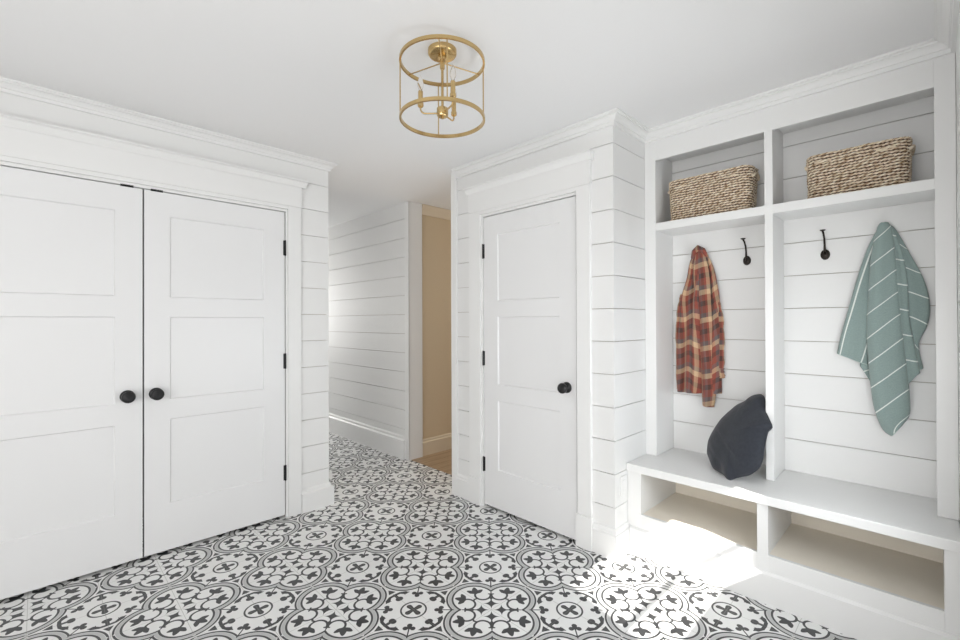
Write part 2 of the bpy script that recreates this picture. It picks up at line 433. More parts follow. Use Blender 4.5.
# corner board on the far edge
bm = NB(); box(bm, XD - 0.012, XD, YE - 0.05, YE + 0.012, 0, ZC - 0.001); box(bm, XD, XD + 0.05, YE, YE + 0.012, 0, ZC - 0.001); struct('trim_3', bm, M_trim, bevel=0.001)
# casing
bm = NB()
box(bm, XD - 0.006, XD + 0.06, y0 - 0.014, y0 - 0.003, 0, DZ + 0.02); box(bm, XD - 0.006, XD + 0.06, y1 + 0.003, y1 + 0.020, 0, DZ + 0.02)
box(bm, XD - 0.006, XD + 0.06, y0 - 0.003, y1 + 0.003, DZ + 0.001, DZ + 0.02)
box(bm, XD - 0.020, XD, 1.386, y0 - 0.012, 0.19, 2.095); box(bm, XD - 0.020, XD, y1 + 0.019, 2.395, 0.19, 2.095)
box(bm, XD - 0.020, XD, y0 - 0.012, y1 + 0.019, DZ + 0.018, 2.095)
box(bm, XD - 0.023, XD, 1.382, 2.399, 2.095, 2.232)
box(bm, XD - 0.027, XD, 1.380, y0 - 0.003, 0, 0.19); box(bm, XD - 0.027, XD, y1 + 0.020, 2.400, 0, 0.19)
struct('trim_4', bm, M_trim, bevel=0.0015)
bm = NB(); loft(bm, [[(XD - o, y, z) for o, z in capprof] for y in (1.366, 2.42)]); struct('trim_5', bm, M_trim)
d = leaf('door_3', 0.768, False, 0.702); d.rotation_euler = (0, 0, -PI / 2); d.location = (XD - 0.002, 2.259, 0)
BQ = [(0, 0), (0.018, 0), (0.018, 0.130), (0.012, 0.136), (0.012, 0.150), (0.004, 0.162), (0, 0.162)]
bm = NB(); sweep(bm, BQ, [(XD, 1.379, -1, 0), (XD, YN, -1, -1), (XB - 0.001, YN, 0, -1)]); struct('baseboard_block', bm, M_trim)
bm = NB(); sweep(bm, BQ, [(XD, YE - 0.05, -1, 0), (XD, 2.401, -1, 0)]); struct('baseboard_block_far', bm, M_trim)

# ------------------------------------------------------------------ hallway and side room
bm = NB()
box(bm, XH + TH, XH + 0.145, YH, 8.0, 0, ZC, 1)
for a, b in joints(0, ZC): box(bm, XH, XH + TH, YH + 0.004, 8.0, a, b)
struct('wall_hall_right', bm, [M_wall, M_gap])
bm = NB(); box(bm, XH - 0.006, XH + 0.150, YH - 0.015, YH, 0, ZC - 0.001); box(bm, XH - 0.012, XH, YH - 0.015, YH + 0.045, 0, ZC - 0.001); struct('trim_6', bm, M_trim, bevel=0.001)
bm = NB(); sweep(bm, [(o, z * 1.35) for o, z in BP], [(XH, YH + 0.046, -1, 0), (XH, 7.99, -1, 0)]); struct('baseboard_hall', bm, M_trim)
bm = NB(); box(bm, XH + 0.150, 5.2, 3.535, 3.64, 0, ZC); struct('wall_side_room', bm, M_beige)
bm = NB(); loft(bm, [[(x, 3.535 - o, z) for o, z in BP] for x in (XH + 0.151, 5.19)]); struct('baseboard_side_room', bm, M_beigetrim)
bm = NB(); loft(bm, [[(x, 3.535 - o, z) for o, z in ((0, 2.36), (0.012, 2.36), (0.055, 2.44), (0.055, 2.449), (0, 2.449))] for x in (XH + 0.151, 5.19)]); struct('trim_7', bm, M_beigetrim)
bm = NB(); box(bm, 5.2, 5.3, 1.2, 4.2, 0, ZC); box(bm, 3.0, 5.3, 1.25, 1.35, 0, ZC); struct('wall_side_room_far', bm, M_beige)
bm = NB(); box(bm, XP - 0.1, XH + 0.15, 8.0, 8.1, 0, ZC); struct('wall_hall_end', bm, M_wall)

# ------------------------------------------------------------------ near wall (unseen window, added and sized to place the sun patch), rear and side walls
NY = -0.060
W0, W1, WZ0, WZ1 = 1.42, 2.215, 0.672, 1.215
bm = NB()
box(bm, 1.25, W0, NY - 0.10, NY - TH, 0, ZC); box(bm, W1, 3.1, NY - 0.10, NY - TH, 0, ZC)
box(bm, W0, W1, NY - 0.10, NY - TH, 0, WZ0); box(bm, W0, W1, NY - 0.10, NY - TH, WZ1, ZC)
for a, b in joints(0, ZC):
    for (lo, hi) in ((max(a, 0), min(b, WZ0)), (max(a, WZ1), min(b, ZC))):
        if hi > lo: box(bm, 1.25, XF + 0.02, NY - TH, NY, lo, hi)
    lo, hi = max(a, WZ0), min(b, WZ1)
    if hi > lo: box(bm, 1.25, W0, NY - TH, NY, lo, hi); box(bm, W1, XF + 0.02, NY - TH, NY, lo, hi)
struct('wall_near', bm, M_wall)
bm = NB()
for x0, x1 in ((W0, W0 + 0.012), (W1 - 0.012, W1)): box(bm, x0, x1, NY - 0.09, NY - 0.005, WZ0, WZ1)
for z0, z1 in ((WZ0, WZ0 + 0.01), (WZ1 - 0.01, WZ1), (0.875, 0.889)): box(bm, W0 + 0.012, W1 - 0.012, NY - 0.06, NY - 0.04, z0, z1)
wn = struct('window_1', bm, M_trim)
bm = NB(); box(bm, 1.15, 1.25, -0.75, NY - 0.0, 0, ZC); struct('wall_near_side', bm, M_wall)
bm = NB(); box(bm, -2.1, 1.25, -0.85, -0.75, 0, ZC); struct('wall_rear', bm, M_wall)
bm = NB(); box(bm, -2.2, -2.1, -0.85, 3.85, 0, ZC); struct('wall_left', bm, M_wall)

# crown moulding
def crown(name, h, p, path, n):
    z1 = ZC - 0.0005
    prof = [(0, z1), (p, z1), (p, z1 - h * .16), (p * .86, z1 - h * .19), (p * .84, z1 - h * .30), (p * .66, z1 - h * .34), (p * .50, z1 - h * .46), (p * .38, z1 - h * .60), (p * .36, z1 - h * .68), (p * .24, z1 - h * .70), (p * .22, z1 - h * .98), (0.0, z1 - h)]
    bm = NB(); sweep(bm, prof, path); struct(name, bm, M_trim)
crown('trim_8', 0.055, 0.052, [(-2.1, YC, 0, -1), (XP, YC, 1, -1), (XP, YC + 0.012, 1, 0)], 0)
crown('trim_9', 0.060, 0.060, [(XD, YE - 0.05, -1, 0), (XD, YN, -1, -1), (XF, YN, -1, -1), (XF, NY, -1, 1), (1.25, NY, 0, 1)], 0)

# ------------------------------------------------------------------ built-in locker bench
lk = empty('locker_bench', (2.65, 0.6, 0), label='white built-in mudroom locker with cubbies, bench seat and shoe shelves', category='storage bench')
def part(name, bm, mat, lab=None, bevel=0.0012, par=lk):
    for v in bm.verts: v.co -= lk.location
    o = link(name, bm, mat, par, bevel=bevel)
    if lab: o['label'] = lab
    return o
YL, YR = YN - 0.001, NY + 0.001     # left and right limits (left is +Y)
C1, C2, M0, M1 = 1.1805, 0.003, 0.577, 0.613
ZS0, ZS1, ZT = 1.850, 1.8955, 2.273
bm = NB()      # upper face frame
box(bm, XF, XF + 0.02, C1, YL, 0.501, ZC - 0.002); box(bm, XF, XF + 0.02, YR, C2, 0.501, ZC - 0.002)
box(bm, XF, XF + 0.02, C2, C1, ZT, ZC - 0.002); box(bm, XF, XF + 0.02, M0, M1, 0.501, ZT)
part('face_frame', bm, M_cub)
bm = NB(); box(bm, XF + 0.02, XK, M0 + 0.004, M1 - 0.004, 0.501, ZT + 0.06); part('divider', bm, M_cub)
for a, b in ((C1, YL), (YR, C2)):
    bm = NB(); box(bm, XF + 0.02, XK, a, b, 0.501, ZC - 0.01); part('side_panel', bm, M_cub)
for a, b in ((M1 - 0.004, C1), (C2, M0 + 0.004)):
    bm = NB(); box(bm, XF + 0.001, XK, a, b, ZS0, ZS1); part('shelf', bm, M_cub)
    bm = NB(); box(bm, XF + 0.02, XK, a, b, ZT + 0.05, ZT + 0.07); part('top_panel', bm, M_cub)
bm = NB()
zj = [0.501] + [2.250 - k * 0.1752 for k in range(9, -1, -1)] + [ZC - 0.01]
for i in range(len(zj) - 1): box(bm, XK, XK + 0.012, C2, C1, zj[i] + (0.0018 if i else 0), zj[i + 1] - (0.0018 if i < len(zj) - 2 else 0))
box(bm, XK + 0.012, XK + 0.02, YR, YL, 0.501, ZC - 0.01, 1)
part('back_panel', bm, [M_wall, M_gap], bevel=0)
bm = NB(); box(bm, XB - 0.016, XK + 0.02, YR, YL, 0.457, 0.5); part('bench_seat', bm, M_cub, bevel=0.003)
O1a, O1b, O2a, O2b = 0.598, 1.168, -0.0145, 0.553
bm = NB()
box(bm, XB, XB + 0.02, O1b, YL, 0.0, 0.457); box(bm, XB, XB + 0.02, YR, O2a, 0.0, 0.457); box(bm, XB, XB + 0.02, O2b, O1a, 0.0, 0.457)
box(bm, XB, XB + 0.02, O2a, O2b, 0, 0.222); box(bm, XB, XB + 0.02, O1a, O1b, 0, 0.222)
part('base_frame', bm, M_cub)
bm = NB(); loft(bm, [[(XB - o, y, z) for o, z in ((0, 0), (0.014, 0), (0.014, 0.136), (0.004, 0.146), (0, 0.146))] for y in (YR, YN - 0.02)]); part('kick_board', bm, M_cub, bevel=0)
for a, b in ((O1a, O1b), (O2a, O2b)):
    bm = NB(); box(bm, XB + 0.02, XK, a - 0.02, b + 0.02, 0.200, 0.2215); part('shoe_shelf', bm, M_cream, 'shoe compartment floor, warm shade tinted cream', bevel=0)
bm = NB(); box(bm, XK - 0.004, XK + 0.01, YR, YL, 0.2, 0.457); part('base_back', bm, M_cream, 'back of shoe compartments, warm shade tinted cream', bevel=0)
for a, b in ((O1b, YL), (YR, O2a), (O2b, O1a)):
    bm = NB(); box(bm, XB + 0.02, XK - 0.004, a, b, 0.2215, 0.457); part('base_partition', bm, M_cub, bevel=0)
bm = NB(); box(bm, XK + 0.021, XK + 0.10, -0.17, YN + TH, 0, ZC); struct('wall_locker_back', bm, M_wall)

# ------------------------------------------------------------------ outlet plate
bm = NB(); box(bm, 2.322, 2.392, YN - 0.006, YN - 0.0005, 0.322, 0.437)
op = link('outlet_plate', bm, M_plate, bevel=0.002); prop(op, label='white outlet cover plate on the short shiplap return beside the bench', category='outlet')
bm = NB(); box(bm, 2.340, 2.374, YN - 0.009, YN - 0.006, 0.345, 0.414); link('socket', bm, M_plate, op, bevel=0.002)

# ------------------------------------------------------------------ coat hooks
def hook(y, z, label, reach=1.0):
    h = empty('coat_hook', (XK, y, z), label=label, category='hook', group='coat hooks inside the locker')
    b = NB(); lathe(b, [(0, 0), (0.0195, 0), (0.020, -0.004), (0.016, -0.008), (0.010, -0.010), (0, -0.011)], (0, 0, -0.048), 'X', 24)
    lathe(b, [(0, -0.008), (0.006, -0.010), (0.006, -0.016), (0, -0.018)], (0, 0, -0.048), 'X', 12)
    # teardrop plate elongated vertically
    for v in b.verts: v.co.z = -0.048 + (v.co.z + 0.048) * 1.35
    link('back_plate', b, M_bronze, h, smooth=True)
    b = NB(); pts = [(-0.010, 0, -0.040), (-0.020, 0, -0.026), (-0.020, 0.000, 0.0), (-0.028, 0, 0.030), (-0.050, 0, 0.052), (-0.074, 0, 0.064)]
    pts = [(px_ * reach, py_, pz_) for px_, py_, pz_ in pts]
    tube(b, pts, [0.006, 0.0055, 0.0045, 0.0045, 0.0045, 0.005], 10); link('prong', b, M_bronze, h, smooth=True)
    b = NB(); lathe(b, [(0, 0), (0.008, 0), (0.012, 0.003), (0.012, 0.006), (0, 0.008)], (-0.075 * reach, 0, 0.064), 'Z', 16); link('finial', b, M_bronze, h, smooth=True)
    return h
hook(0.758, 1.700, 'dark bronze coat hook beside the hanging plaid shirt')
hook(0.400, 1.695, 'dark bronze coat hook beside the hanging aqua towel')
hook(1.020, 1.652, 'dark bronze coat hook carrying the plaid shirt', 0.42)
hook(0.172, 1.640, 'dark bronze coat hook carrying the aqua towel', 0.42)

# ------------------------------------------------------------------ rope baskets
def basket(loc, L, D, Hh, taper, n, label, tilt=0):
    """loc: base centre; L along Y, D along X; coils of two-strand seagrass rope"""
    t = empty('woven_basket', loc, tilt, label=label, category='basket', group='rope baskets on the cubby shelves')
    pitch = Hh / n; rr = pitch * 0.50
    def path(k, cnt=340):
        f = k / (n - 1); hx = (D / 2 - rr) * (taper + (1 - taper) * f); hy = (L / 2 - rr) * (taper + (1 - taper) * f)
        rc = 0.05; out = []
        segs = []
        per = 4 * (hx + hy) - 8 * rc + 2 * PI * rc
        def at(s):
            s %= per
            for (cx, cy, a0, ln, dx, dy) in segs:
                if s <= ln:
                    if a0 is None: return (cx + dx * s, cy + dy * s, dy, -dx)
                    a = a0 + s / rc; return (cx + rc * math.cos(a), cy + rc * math.sin(a), math.cos(a), math.sin(a))
                s -= ln
            return (cx, cy, 1, 0)
        segs = [(hx, -hy + rc, None, 2 * (hy - rc), 0, 1), (hx - rc, hy - rc, 0, PI * rc / 2, 0, 0), (hx - rc, hy, None, 2 * (hx - rc), -1, 0),
                (-hx + rc, hy - rc, PI / 2, PI * rc / 2, 0, 0), (-hx, hy - rc, None, 2 * (hy - rc), 0, -1), (-hx + rc, -hy + rc, PI, PI * rc / 2, 0, 0),
                (-hx + rc, -hy, None, 2 * (hx - rc), 1, 0), (hx - rc, -hy + rc, 1.5 * PI, PI * rc / 2, 0, 0)]
        return at, per
    def coil(bm, k, amp=1.0):
        at, per = path(k); z0 = rr + k * pitch; cnt = int(per / 0.0038); turns = round(per / 0.030)
        ph = random.random() * 6
        for st in (0, 1):
            rings = []
            for i in range(cnt):
                s = per * i / cnt; x, y, nx, ny = at(s); a = ph + st * PI + 2 * PI * turns * i / cnt
                j = 0.0008 * math.sin(s * 37 + k * 5.1) + 0.0006 * math.sin(s * 91 + k)
                cx = x + nx * (rr * 0.32 * math.cos(a) + j); cy = y + ny * (rr * 0.32 * math.cos(a) + j); cz = z0 + rr * 0.32 * math.sin(a) + j
                r = rr * 0.52
                ring = []
                for q in range(6):
                    b = 2 * PI * q / 6
                    ring.append((cx + nx * r * math.cos(b), cy + ny * r * math.cos(b), cz + r * math.sin(b)))
                rings.append(ring)
            rings.append(rings[0]); 
            vr = [[bm.verts.new(p) for p in r_] for r_ in rings[:-1]]; m_ = len(vr)
            for i in range(m_):
                A, B = vr[i], vr[(i + 1) % m_]
                for q in range(6):
                    f = bm.faces.new((A[q], A[(q + 1) % 6], B[(q + 1) % 6], B[q])); f.material_index = st
    bm = NB()
    for k in range(n - 1): coil(bm, k)
    link('body', bm, [M_ropeA, M_ropeB], t, smooth=True)
    bm = NB(); coil(bm, n - 1); link('rim', bm, [M_ropeA, M_ropeB], t, smooth=True)
    bm = NB(); hx, hy = (D / 2 - rr) * taper, (L / 2 - rr) * taper
    box(bm, -hx, hx, -hy, hy, 0.002, 0.012); link('base', bm, M_ropeB, t)
    # core lining so that no light leaks between the coils
    bm = NB()
    lr = []
    for k in (0, n - 1):
        at, per = path(k); lr.append([(at(per * i / 80)[0] , at(per * i / 80)[1], 0.004 + rr + k * pitch) for i in range(80)])
    loft(bm, lr, cap=False); o = link('lining', bm, M_lining, t); sm = o.modifiers.new('s', 'SOLIDIFY'); sm.thickness = 0.004
    # end handles : a rope loop bulging from each short end, and grip stitches on the long side
    for s in (-1, 1):
        bm = NB(); zz = Hh * 0.80; at, per = path(int(n * .8)); yy = s * (L / 2 - rr)
        tube(bm, [(x, yy + s * b, zz + u) for x, b, u in ((-0.055, 0.0, -0.012), (-0.046, 0.004, -0.004), (-0.025, 0.008, 0.006), (0, 0.010, 0.009), (0.025, 0.008, 0.006), (0.046, 0.004, -0.004), (0.055, 0.0, -0.012))], 0.007, 8)
        link('handle', bm, M_ropeA, t, smooth=True)
    for yy in (-0.28 * L, 0.30 * L):
        bm = NB(); tube(bm, [(-D / 2 - 0.001, yy - 0.032, Hh * 0.80), (-D / 2 - 0.004, yy - 0.012, Hh * 0.80 + 0.004), (-D / 2 - 0.004, yy + 0.012, Hh * 0.80 - 0.002), (-D / 2 - 0.001, yy + 0.032, Hh * 0.80 + 0.001)], 0.0045, 8)
        link('grip_stitch', bm, M_ropeA, t, smooth=True)
    return t
basket((2.772, 0.908, ZS1 + 0.001), 0.458, 0.185, 0.245, 0.95, 18, 'seagrass rope basket on the narrower left cubby shelf, above the plaid shirt')
basket((2.772, 0.262, ZS1 + 0.001), 0.385, 0.185, 0.216, 0.97, 16, 'seagrass rope basket on the right cubby shelf, above the aqua towel')

# ------------------------------------------------------------------ hanging cloth
def lerp_poly(P, t):
    d = [0]
    for a, b in zip(P, P[1:]): d.append(d[-1] + math.hypot(b[0] - a[0], b[1] - a[1]))
    s = t * d[-1]
    for i in range(len(P) - 1):
        if s <= d[i + 1] or i == len(P) - 2:
            # catmull-rom
            f = (s - d[i]) / max(1e-6, d[i + 1] - d[i]); p0 = P[max(i - 1, 0)]; p1 = P[i]; p2 = P[i + 1]; p3 = P[min(i + 2, len(P) - 1)]
            return tuple(0.5 * ((2 * p1[c]) + (-p0[c] + p2[c]) * f + (2 * p0[c] - 5 * p1[c] + 4 * p2[c] - p3[c]) * f * f + (-p0[c] + 3 * p1[c] - 3 * p2[c] + p3[c]) * f ** 3) for c in (0, 1))
def sheet(name, L, Rr, xbase, bulge, folds, mat, parent, uvf, nu=36, nv=60, origin=(0, 0, 0), thick=0.004, edge=None, lab=None, side=0.0):
    """L, Rr outlines as (y, z); xbase(t) depth of the edges; bulge towards -X; folds (count, amp, phase, skew)"""
    bm = NB(); uvl = bm.loops.layers.uv.new('UVMap'); V = []; UV = []
    for j in range(nv + 1):
        t = j / nv; l = lerp_poly(L, t); r = lerp_poly(Rr, t); row = []; ur = []
        for i in range(nu + 1):
            s = i / nu; y = l[0] + (r[0] - l[0]) * s; z = l[1] + (r[1] - l[1]) * s
            env = math.sin(PI * min(max(s, 0), 1)) ** 0.7; x = xbase(t) - bulge * env * min(1, 0.35 + t) + side * (s - 0.5)
            g = min(1, t * 3 + .15)
            for c, a, ph, sk in folds:
                x -= a * g * env ** 0.4 * math.sin(2 * PI * c * s + ph + sk * t * 4)
            row.append(bm.verts.new((x - origin[0], y - origin[1], z - origin[2]))); ur.append(uvf(s, t, y, z))
        V.append(row); UV.append(ur)
    for j in range(nv):
        for i in range(nu):
            f = bm.faces.new((V[j][i], V[j + 1][i], V[j + 1][i + 1], V[j][i + 1])); f.smooth = True
            for lp, uv in zip(f.loops, (UV[j][i], UV[j + 1][i], UV[j + 1][i + 1], UV[j][i + 1])): lp[uvl].uv = uv
    pts = [[Vector(v.co) for v in row] for row in V]
    o = link(name, bm, mat, parent, smooth=True); so_ = o.modifiers.new('thick', 'SOLIDIFY'); so_.thickness = thick; so_.offset = 0
    if lab: o['label'] = lab
    return o, pts

# plaid shirt
SO = (2.82, 1.02, 1.75)
sh = empty('hanging_shirt', SO, label='red, cream and brown plaid flannel shirt hanging from a hook in the left locker', category='shirt')
shL = [(1.022, 1.750), (1.063, 1.674), (1.082, 1.567), (1.114, 1.45), (1.124, 1.32), (1.142, 1.135), (1.147, 0.987), (1.146, 0.862)]
shR = [(0.987, 1.750), (0.933, 1.634), (0.905, 1.51), (0.893, 1.405), (0.887, 1.267), (0.888, 1.146), (0.889, 1.008), (0.890, 0.880)]
uvs = lambda s, t, y, z: ((s - 0.5) * 0.40 + 0.03 * math.sin(t * 6), z + 0.022 * math.sin(s * 9 + t * 2) - 0.05 * abs(s - 0.45))
sheet('body', shL, shR, lambda t: 2.872 - 0.012 * math.sin(PI * t), 0.040, [(2.2, 0.018, 0.4, 0.5), (4.6, 0.008, 1.1, -0.4)], M_plaid, sh, uvs, 60, 80, SO)
fl = [(1.018, 1.752), (1.034, 1.588), (1.010, 1.32), (0.998, 1.054), (0.993, 0.882), (0.990, 0.800)]
fr_ = [(0.985, 1.752), (0.945, 1.58), (0.930, 1.319), (0.918, 1.06), (0.915, 0.891), (0.927, 0.798)]
sheet('front_placket', fl, fr_, lambda t: 2.852 - 0.018 * math.sin(PI * min(1, t * 1.3)), 0.030, [(1.3, 0.006, 2.0, 0.6)], M_plaid, sh,
      lambda s, t, y, z: (s * 0.13 + 0.55, z + 0.018 - 0.02 * s), 26, 80, SO)
def tubecloth(name, pts, rx, ry, mat, lab=None, uo=0.0):
    bm = NB(); uvl = bm.loops.layers.uv.new('UVMap'); rows = []; n = 18
    P = [Vector(p) for p in pts]; m_ = 36
    def at(t):
        f = t * (len(P) - 1); i = min(int(f), len(P) - 2); g = f - i
        p0, p1, p2, p3 = P[max(i - 1, 0)], P[i], P[i + 1], P[min(i + 2, len(P) - 1)]
        return 0.5 * ((2 * p1) + (p2 - p0) * g + (2 * p0 - 5 * p1 + 4 * p2 - p3) * g * g + (-p0 + 3 * p1 - 3 * p2 + p3) * g ** 3)
    for j in range(m_ + 1):
        t = j / m_; c = at(t); k = 1 + 0.10 * math.sin(t * 23) + 0.06 * math.sin(t * 51)
        a_, b_ = rx[0] + (rx[1] - rx[0]) * t, ry[0] + (ry[1] - ry[0]) * t
        rows.append([(bm.verts.new(c + Vector((a_ * k * math.cos(2 * PI * q / n), b_ * k * math.sin(2 * PI * q / n), 0)) - Vector(SO)), q / n, c.z) for q in range(n)])
    for j in range(m_):
        for q in range(n):
            A, B, C_, D_ = rows[j][q], rows[j + 1][q], rows[j + 1][(q + 1) % n], rows[j][(q + 1) % n]
            f = bm.faces.new((A[0], B[0], C_[0], D_[0])); f.smooth = True
            for lp, w_ in zip(f.loops, (A, B, C_, D_)):
                lp[uvl].uv = ((w_[1] if not (w_ in (C_, D_) and q == n - 1) else 1.0) * 0.2 + uo, w_[2])
    bm.faces.new([r[0] for r in rows[0]]); bm.faces.new([r[0] for r in rows[-1]])
    o = link(name, bm, mat, sh, smooth=True)
    if lab: o['label'] = lab
    return o
tubecloth('sleeve', [(2.862, 0.925, 1.46), (2.862, 0.902, 1.36), (2.865, 0.893, 1.25), (2.865, 0.892, 1.13), (2.865, 0.893, 1.03)], (0.020, 0.018), (0.022, 0.018), M_plaid, uo=0.06)
tubecloth('cuff', [(2.865, 0.893, 1.03), (2.864, 0.890, 1.01), (2.863, 0.884, 0.985), (2.863, 0.886, 0.972)], (0.018, 0.015), (0.018, 0.013), M_plaid, uo=0.0)
tubecloth('sleeve', [(2.862, 1.100, 1.475), (2.860, 1.116, 1.42), (2.862, 1.132, 1.30), (2.864, 1.136, 1.12), (2.866, 1.134, 0.88)], (0.014, 0.010), (0.020, 0.016), M_plaid, uo=0.02)
bm = NB(); tube(bm, [Vector(p) - Vector(SO) for p in ((2.850, 1.046, 1.690), (2.840, 1.028, 1.730), (2.832, 1.005, 1.746), (2.838, 0.980, 1.732), (2.850, 0.958, 1.690))], [0.008, 0.016, 0.020, 0.016, 0.008], 10)
uvl = bm.loops.layers.uv.new('UVMap')
for f in bm.faces:
    for lp in f.loops: lp[uvl].uv = (lp.vert.co.y * 2, lp.vert.co.z + 1.75)
link('collar', bm, M_plaid, sh, smooth=True)

# aqua towel
TO = (2.82, 0.17, 1.75)
tw = empty('hanging_towel', TO, label='aqua towel with thin white stripes hanging from a hook in the right locker', category='towel')
def hem(pts, r=0.0030):
    bm = NB(); tube(bm, pts, r, 6); o = link('hem', bm, M_hem, tw, smooth=True); o['label'] = 'pale stitched hem'
g = lambda *a: [tuple(p) for p in a]
# rear right drape
_, P = sheet('drape', g((0.170, 1.760), (0.150, 1.738), (0.126, 1.618), (0.110, 1.484), (0.098, 1.32), (0.082, 1.19), (0.066, 1.077)), g((0.156, 1.760), (0.132, 1.728), (0.085, 1.61), (0.041, 1.49), (0.023, 1.376), (0.032, 1.287), (0.060, 1.197), (0.047, 1.09)),
      lambda t: 2.868, 0.022, [(0.8, 0.006, 0.5, 0.4)], M_towel, tw, lambda s, t, y, z: (s, z + s * 0.045), 24, 60, TO, 0.007)
hem([r[-1] for r in P]); hem(P[-1])
# middle back fold
_, P = sheet('drape', g((0.172, 1.762), (0.160, 1.740), (0.150, 1.621), (0.140, 1.436), (0.132, 1.27), (0.125, 1.089), (0.112, 0.991)), g((0.160, 1.762), (0.142, 1.732), (0.110, 1.617), (0.095, 1.484), (0.090, 1.32), (0.072, 1.189), (0.056, 1.069)),
      lambda t: 2.845, 0.012, [(1.0, 0.006, 0.0, 0.2)], M_towel, tw, lambda s, t, y, z: (s, z - 0.03 + s * 0.012), 18, 60, TO, 0.007)
# left flap
_, P = sheet('drape', g((0.180, 1.762), (0.196, 1.738), (0.233, 1.648), (0.274, 1.496), (0.302, 1.374), (0.330, 1.251), (0.350, 1.143)), g((0.172, 1.762), (0.168, 1.738), (0.180, 1.642), (0.195, 1.491), (0.205, 1.338), (0.222, 1.218), (0.235, 1.095)),
      lambda t: 2.862, 0.020, [(1.1, 0.008, 0.8, 0.3)], M_towel, tw, lambda s, t, y, z: (s, s * 0.13 * (0.3 + t) + 0.040), 30, 60, TO, 0.007)
hem([r[0] for r in P]); hem(P[-1])
# underside fold left of the centre panel
_, P = sheet('drape', g((0.185, 1.755), (0.205, 1.60), (0.225, 1.40), (0.250, 1.25), (0.262, 1.12), (0.262, 1.085)), g((0.165, 1.755), (0.165, 1.60), (0.165, 1.40), (0.165, 1.2), (0.165, 1.0), (0.185, 0.93)),
      lambda t: 2.868, 0.008, [(1.0, 0.004, 0.8, 0.3)], M_towel, tw, lambda s, t, y, z: (s, z + 0.05 - s * 0.05), 18, 60, TO, 0.006)
# centre panel
_, P = sheet('drape', g((0.180, 1.766), (0.193, 1.742), (0.213, 1.624), (0.225, 1.439), (0.233, 1.27), (0.226, 1.084), (0.209, 0.900), (0.180, 0.800), (0.150, 0.772)), g((0.164, 1.766), (0.150, 1.745), (0.136, 1.616), (0.125, 1.434), (0.114, 1.271), (0.100, 1.093), (0.091, 0.964), (0.092, 0.88), (0.112, 0.835)),
      lambda t: 2.835, 0.038, [(0.9, 0.006, 0.4, 0.3)], M_towel, tw, lambda s, t, y, z: (s, z - s * 0.125 * min(1, 0.5 + t)), 36, 80, TO, 0.008)
hem([r[0] for r in P]); hem(P[-1])

# ------------------------------------------------------------------ cushion
PO = Vector((2.655, 0.745, 0.69))
pl = None
outl = [(2.743,0.710,0.882),(2.741,0.687,0.908),(2.727,0.657,0.920),(2.700,0.632,0.912),(2.655,0.622,0.852),(2.590,0.572,0.783),(2.595,0.594,0.765),(2.575,0.604,0.696),(2.550,0.606,0.625),(2.530,0.615,0.586),(2.515,0.652,0.546),(2.520,0.722,0.512),(2.495,0.735,0.503),(2.505,0.752,0.503),(2.568,0.789,0.503),(2.621,0.857,0.506),(2.694,0.907,0.552),(2.729,0.911,0.608),(2.749,0.897,0.660),(2.759,0.875,0.705),(2.765,0.843,0.757),(2.765,0.809,0.799),(2.758,0.760,0.848)]
def cushion():
    nrm = Vector((-.74, .52, .42)).normalized(); O = [Vector(p) for p in outl]
    K = 110; D = [0]
    for i in range(len(O)): D.append(D[-1] + (O[(i + 1) % len(O)] - O[i]).length)
    def at(s):
        for i in range(len(O)):
            if s <= D[i + 1]:
                f = (s - D[i]) / (D[i + 1] - D[i]); n = len(O)
                p0, p1, p2, p3 = O[i - 1], O[i], O[(i + 1) % n], O[(i + 2) % n]
                return p1.lerp(p2, f)
        return O[0]
    ring = [at(D[-1] * k / K) for k in range(K)]
    for _ in range(1): ring = [(ring[k - 1] + ring[k] * 2 + ring[(k + 1) % K]) / 4 for k in range(K)]
    bm = NB(); RN = 22; cen = PO; fr = []; bk = []
    def prof(u): return max(0.0, 1 - u ** 2.6) ** 0.5
    for side, amp in ((1, 0.060), (-1, 0.045)):
        rows = []
        for j in range(1, RN + 1):
            u = 1 - (1 - j / RN) ** 1.0 
            u = math.sin(u * PI / 2); row = []
            for k in range(K):
                if side == -1 and j == RN: row.append(fr[-1][k]); continue
                off = (ring[k] - cen).dot(nrm); p = cen.lerp(ring[k] - nrm * off, u) + nrm * (off * u ** 5); a = 2 * PI * k / K
                h = amp * prof(u)
                q = p - cen; v_ = q.z; h_ = q.dot(Vector((0.35, 0.9, 0)).normalized())
                if side == 1:
                    for c0, hc, am in ((-0.075, -0.02, 0.007), (-0.125, 0.07, 0.006), (-0.03, 0.05, 0.003)):
                        dd = v_ - 0.45 * (h_ - hc) - c0
                        h += am * (math.exp(-((dd - 0.016) / 0.013) ** 2) - math.exp(-(dd / 0.011) ** 2)) * math.exp(-((h_ - hc) / 0.06) ** 2) * (1 - u ** 3)
                h += 0.003 * math.sin(a * 9 + u * 4) * u ** 4 * (1 - u ** 6)
                h += (0.007 * math.exp(-((v_ - 0.165 - 0.1 * h_) / 0.012) ** 2) * -1) * (1 - u ** 6)
                row.append(bm.verts.new(p + nrm * (h * side) - PO))
            rows.append(row)
        c = bm.verts.new(nrm * (amp * side))
        for k in range(K): bm.faces.new((c, rows[0][k], rows[0][(k + 1) % K]))
        for j in range(RN - 1):
            for k in range(K): bm.faces.new((rows[j][k], rows[j + 1][k], rows[j + 1][(k + 1) % K], rows[j][(k + 1) % K]))
        if side == 1: fr = rows
    o = link('throw_pillow', bm, M_navy, smooth=True); o.location = PO
    prop(o, label='charcoal navy velvet pillow leaning on the bench seat against the locker divider', category='pillow')
    b = NB(); tube(b, [p - PO for p in ring], 0.0032, 6, closed=True); pp = link('piping', b, M_navy, o, smooth=True)
cushion()

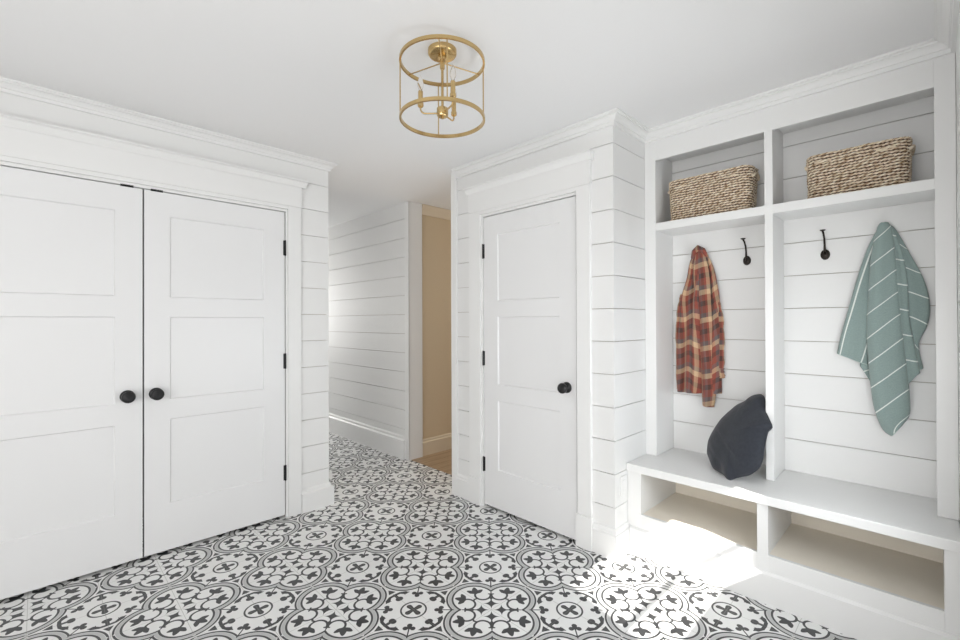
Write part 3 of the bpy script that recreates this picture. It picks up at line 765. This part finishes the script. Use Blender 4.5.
# ------------------------------------------------------------------ ceiling light
LX, LY = 1.2110, 1.4510
fx = empty('ceiling_light', (LX, LY, ZC), label='brass drum-frame ceiling light with three candle bulbs', category='ceiling light')
def lp(name, bm, mat=M_brass, par=fx, lab=None, smooth=True, sharp=True):
    o = link(name, bm, mat, par, smooth=smooth)
    if smooth and sharp:
        try: o.data.set_sharp_from_angle(angle=math.radians(40))
        except Exception: pass
    if lab: o['label'] = lab
    return o
def cam(a, r=1.0):   # direction at an angle measured from the light's own reference axis
    v = R * math.cos(a) + F * math.sin(a); return v.x * r, v.y * r
bm = NB(); lathe(bm, [(0, 0), (0.060, 0), (0.060, -0.016), (0.056, -0.022), (0.050, -0.024), (0, -0.026)], seg=48); lp('canopy', bm)
bm = NB(); lathe(bm, [(0, -0.024), (0.017, -0.026), (0.017, -0.034), (0.010, -0.040), (0.010, -0.078), (0.0055, -0.082), (0.0055, -0.244), (0, -0.244)], seg=20); lp('stem', bm)
ZR1, ZR2, RR = 2.397 - ZC, 2.160 - ZC, 0.175
for z in (ZR1, ZR2):
    bm = NB(); prof = [(RR - 0.004, z - 0.007), (RR + 0.004, z - 0.007), (RR + 0.004, z + 0.007), (RR - 0.004, z + 0.007)]
    n = 96; vr = [[bm.verts.new((r * math.cos(2 * PI * i / n), r * math.sin(2 * PI * i / n), h)) for r, h in prof] for i in range(n)]
    for i in range(n):
        for k in range(4): bm.faces.new((vr[i][k], vr[i][(k + 1) % 4], vr[(i + 1) % n][(k + 1) % 4], vr[(i + 1) % n][k]))
    lp('ring', bm)
for k in range(4):
    a = math.radians(90 + 10.7 + 90 * k); x, y = cam(a, RR)
    bm = NB(); tube(bm, [(x, y, ZR2), (x, y, ZR1)], 0.0028, 10); lp('rod', bm)
for k in range(3):
    a = math.radians(30 + 120 * k); x, y = cam(a, RR); bm = NB(); tube(bm, [(0, 0, ZR1), (x, y, ZR1)], 0.0026, 10); lp('spoke', bm)
bm = NB(); lathe(bm, [(0, -0.240), (0.018, -0.242), (0.024, -0.246), (0.024, -0.274), (0.020, -0.280), (0.006, -0.282), (0.006, -0.288), (0, -0.289)], seg=28); lp('hub', bm)
for ad in (180, -58, 62):
    a = math.radians(ad); x, y = cam(a, 0.092); ux, uy = cam(a, 1)
    zc = 2.211 - ZC
    bm = NB(); pts = [(ux * 0.018, uy * 0.018, -0.266), (ux * 0.072, uy * 0.072, -0.266)]
    for q in range(1, 7): b = q / 6 * PI / 2; pts.append((ux * (0.072 + 0.020 * math.sin(b)), uy * (0.072 + 0.020 * math.sin(b)), -0.266 + 0.020 * (1 - math.cos(b))))
    pts.append((x, y, zc + 0.004))
    tube(bm, pts, 0.0034, 10); arm = lp('arm', bm)
    bm = NB(); lathe(bm, [(0, zc), (0.009, zc), (0.0125, zc + 0.004), (0.0125, zc + 0.016), (0.0100, zc + 0.018), (0.0100, zc + 0.066), (0, zc + 0.066)], (x, y, 0), seg=20); lp('candle_sleeve', bm, par=arm)
    bm = NB(); zb = zc + 0.0665; lathe(bm, [(0.0, zb), (0.006, zb), (0.0075, zb + 0.008), (0.0125, zb + 0.022), (0.0130, zb + 0.032), (0.0095, zb + 0.048), (0.0045, zb + 0.062), (0.0, zb + 0.070)], (x, y, 0), seg=20); lp('bulb', bm, M_bulb, arm, 'clear glass candle bulb', sharp=False)
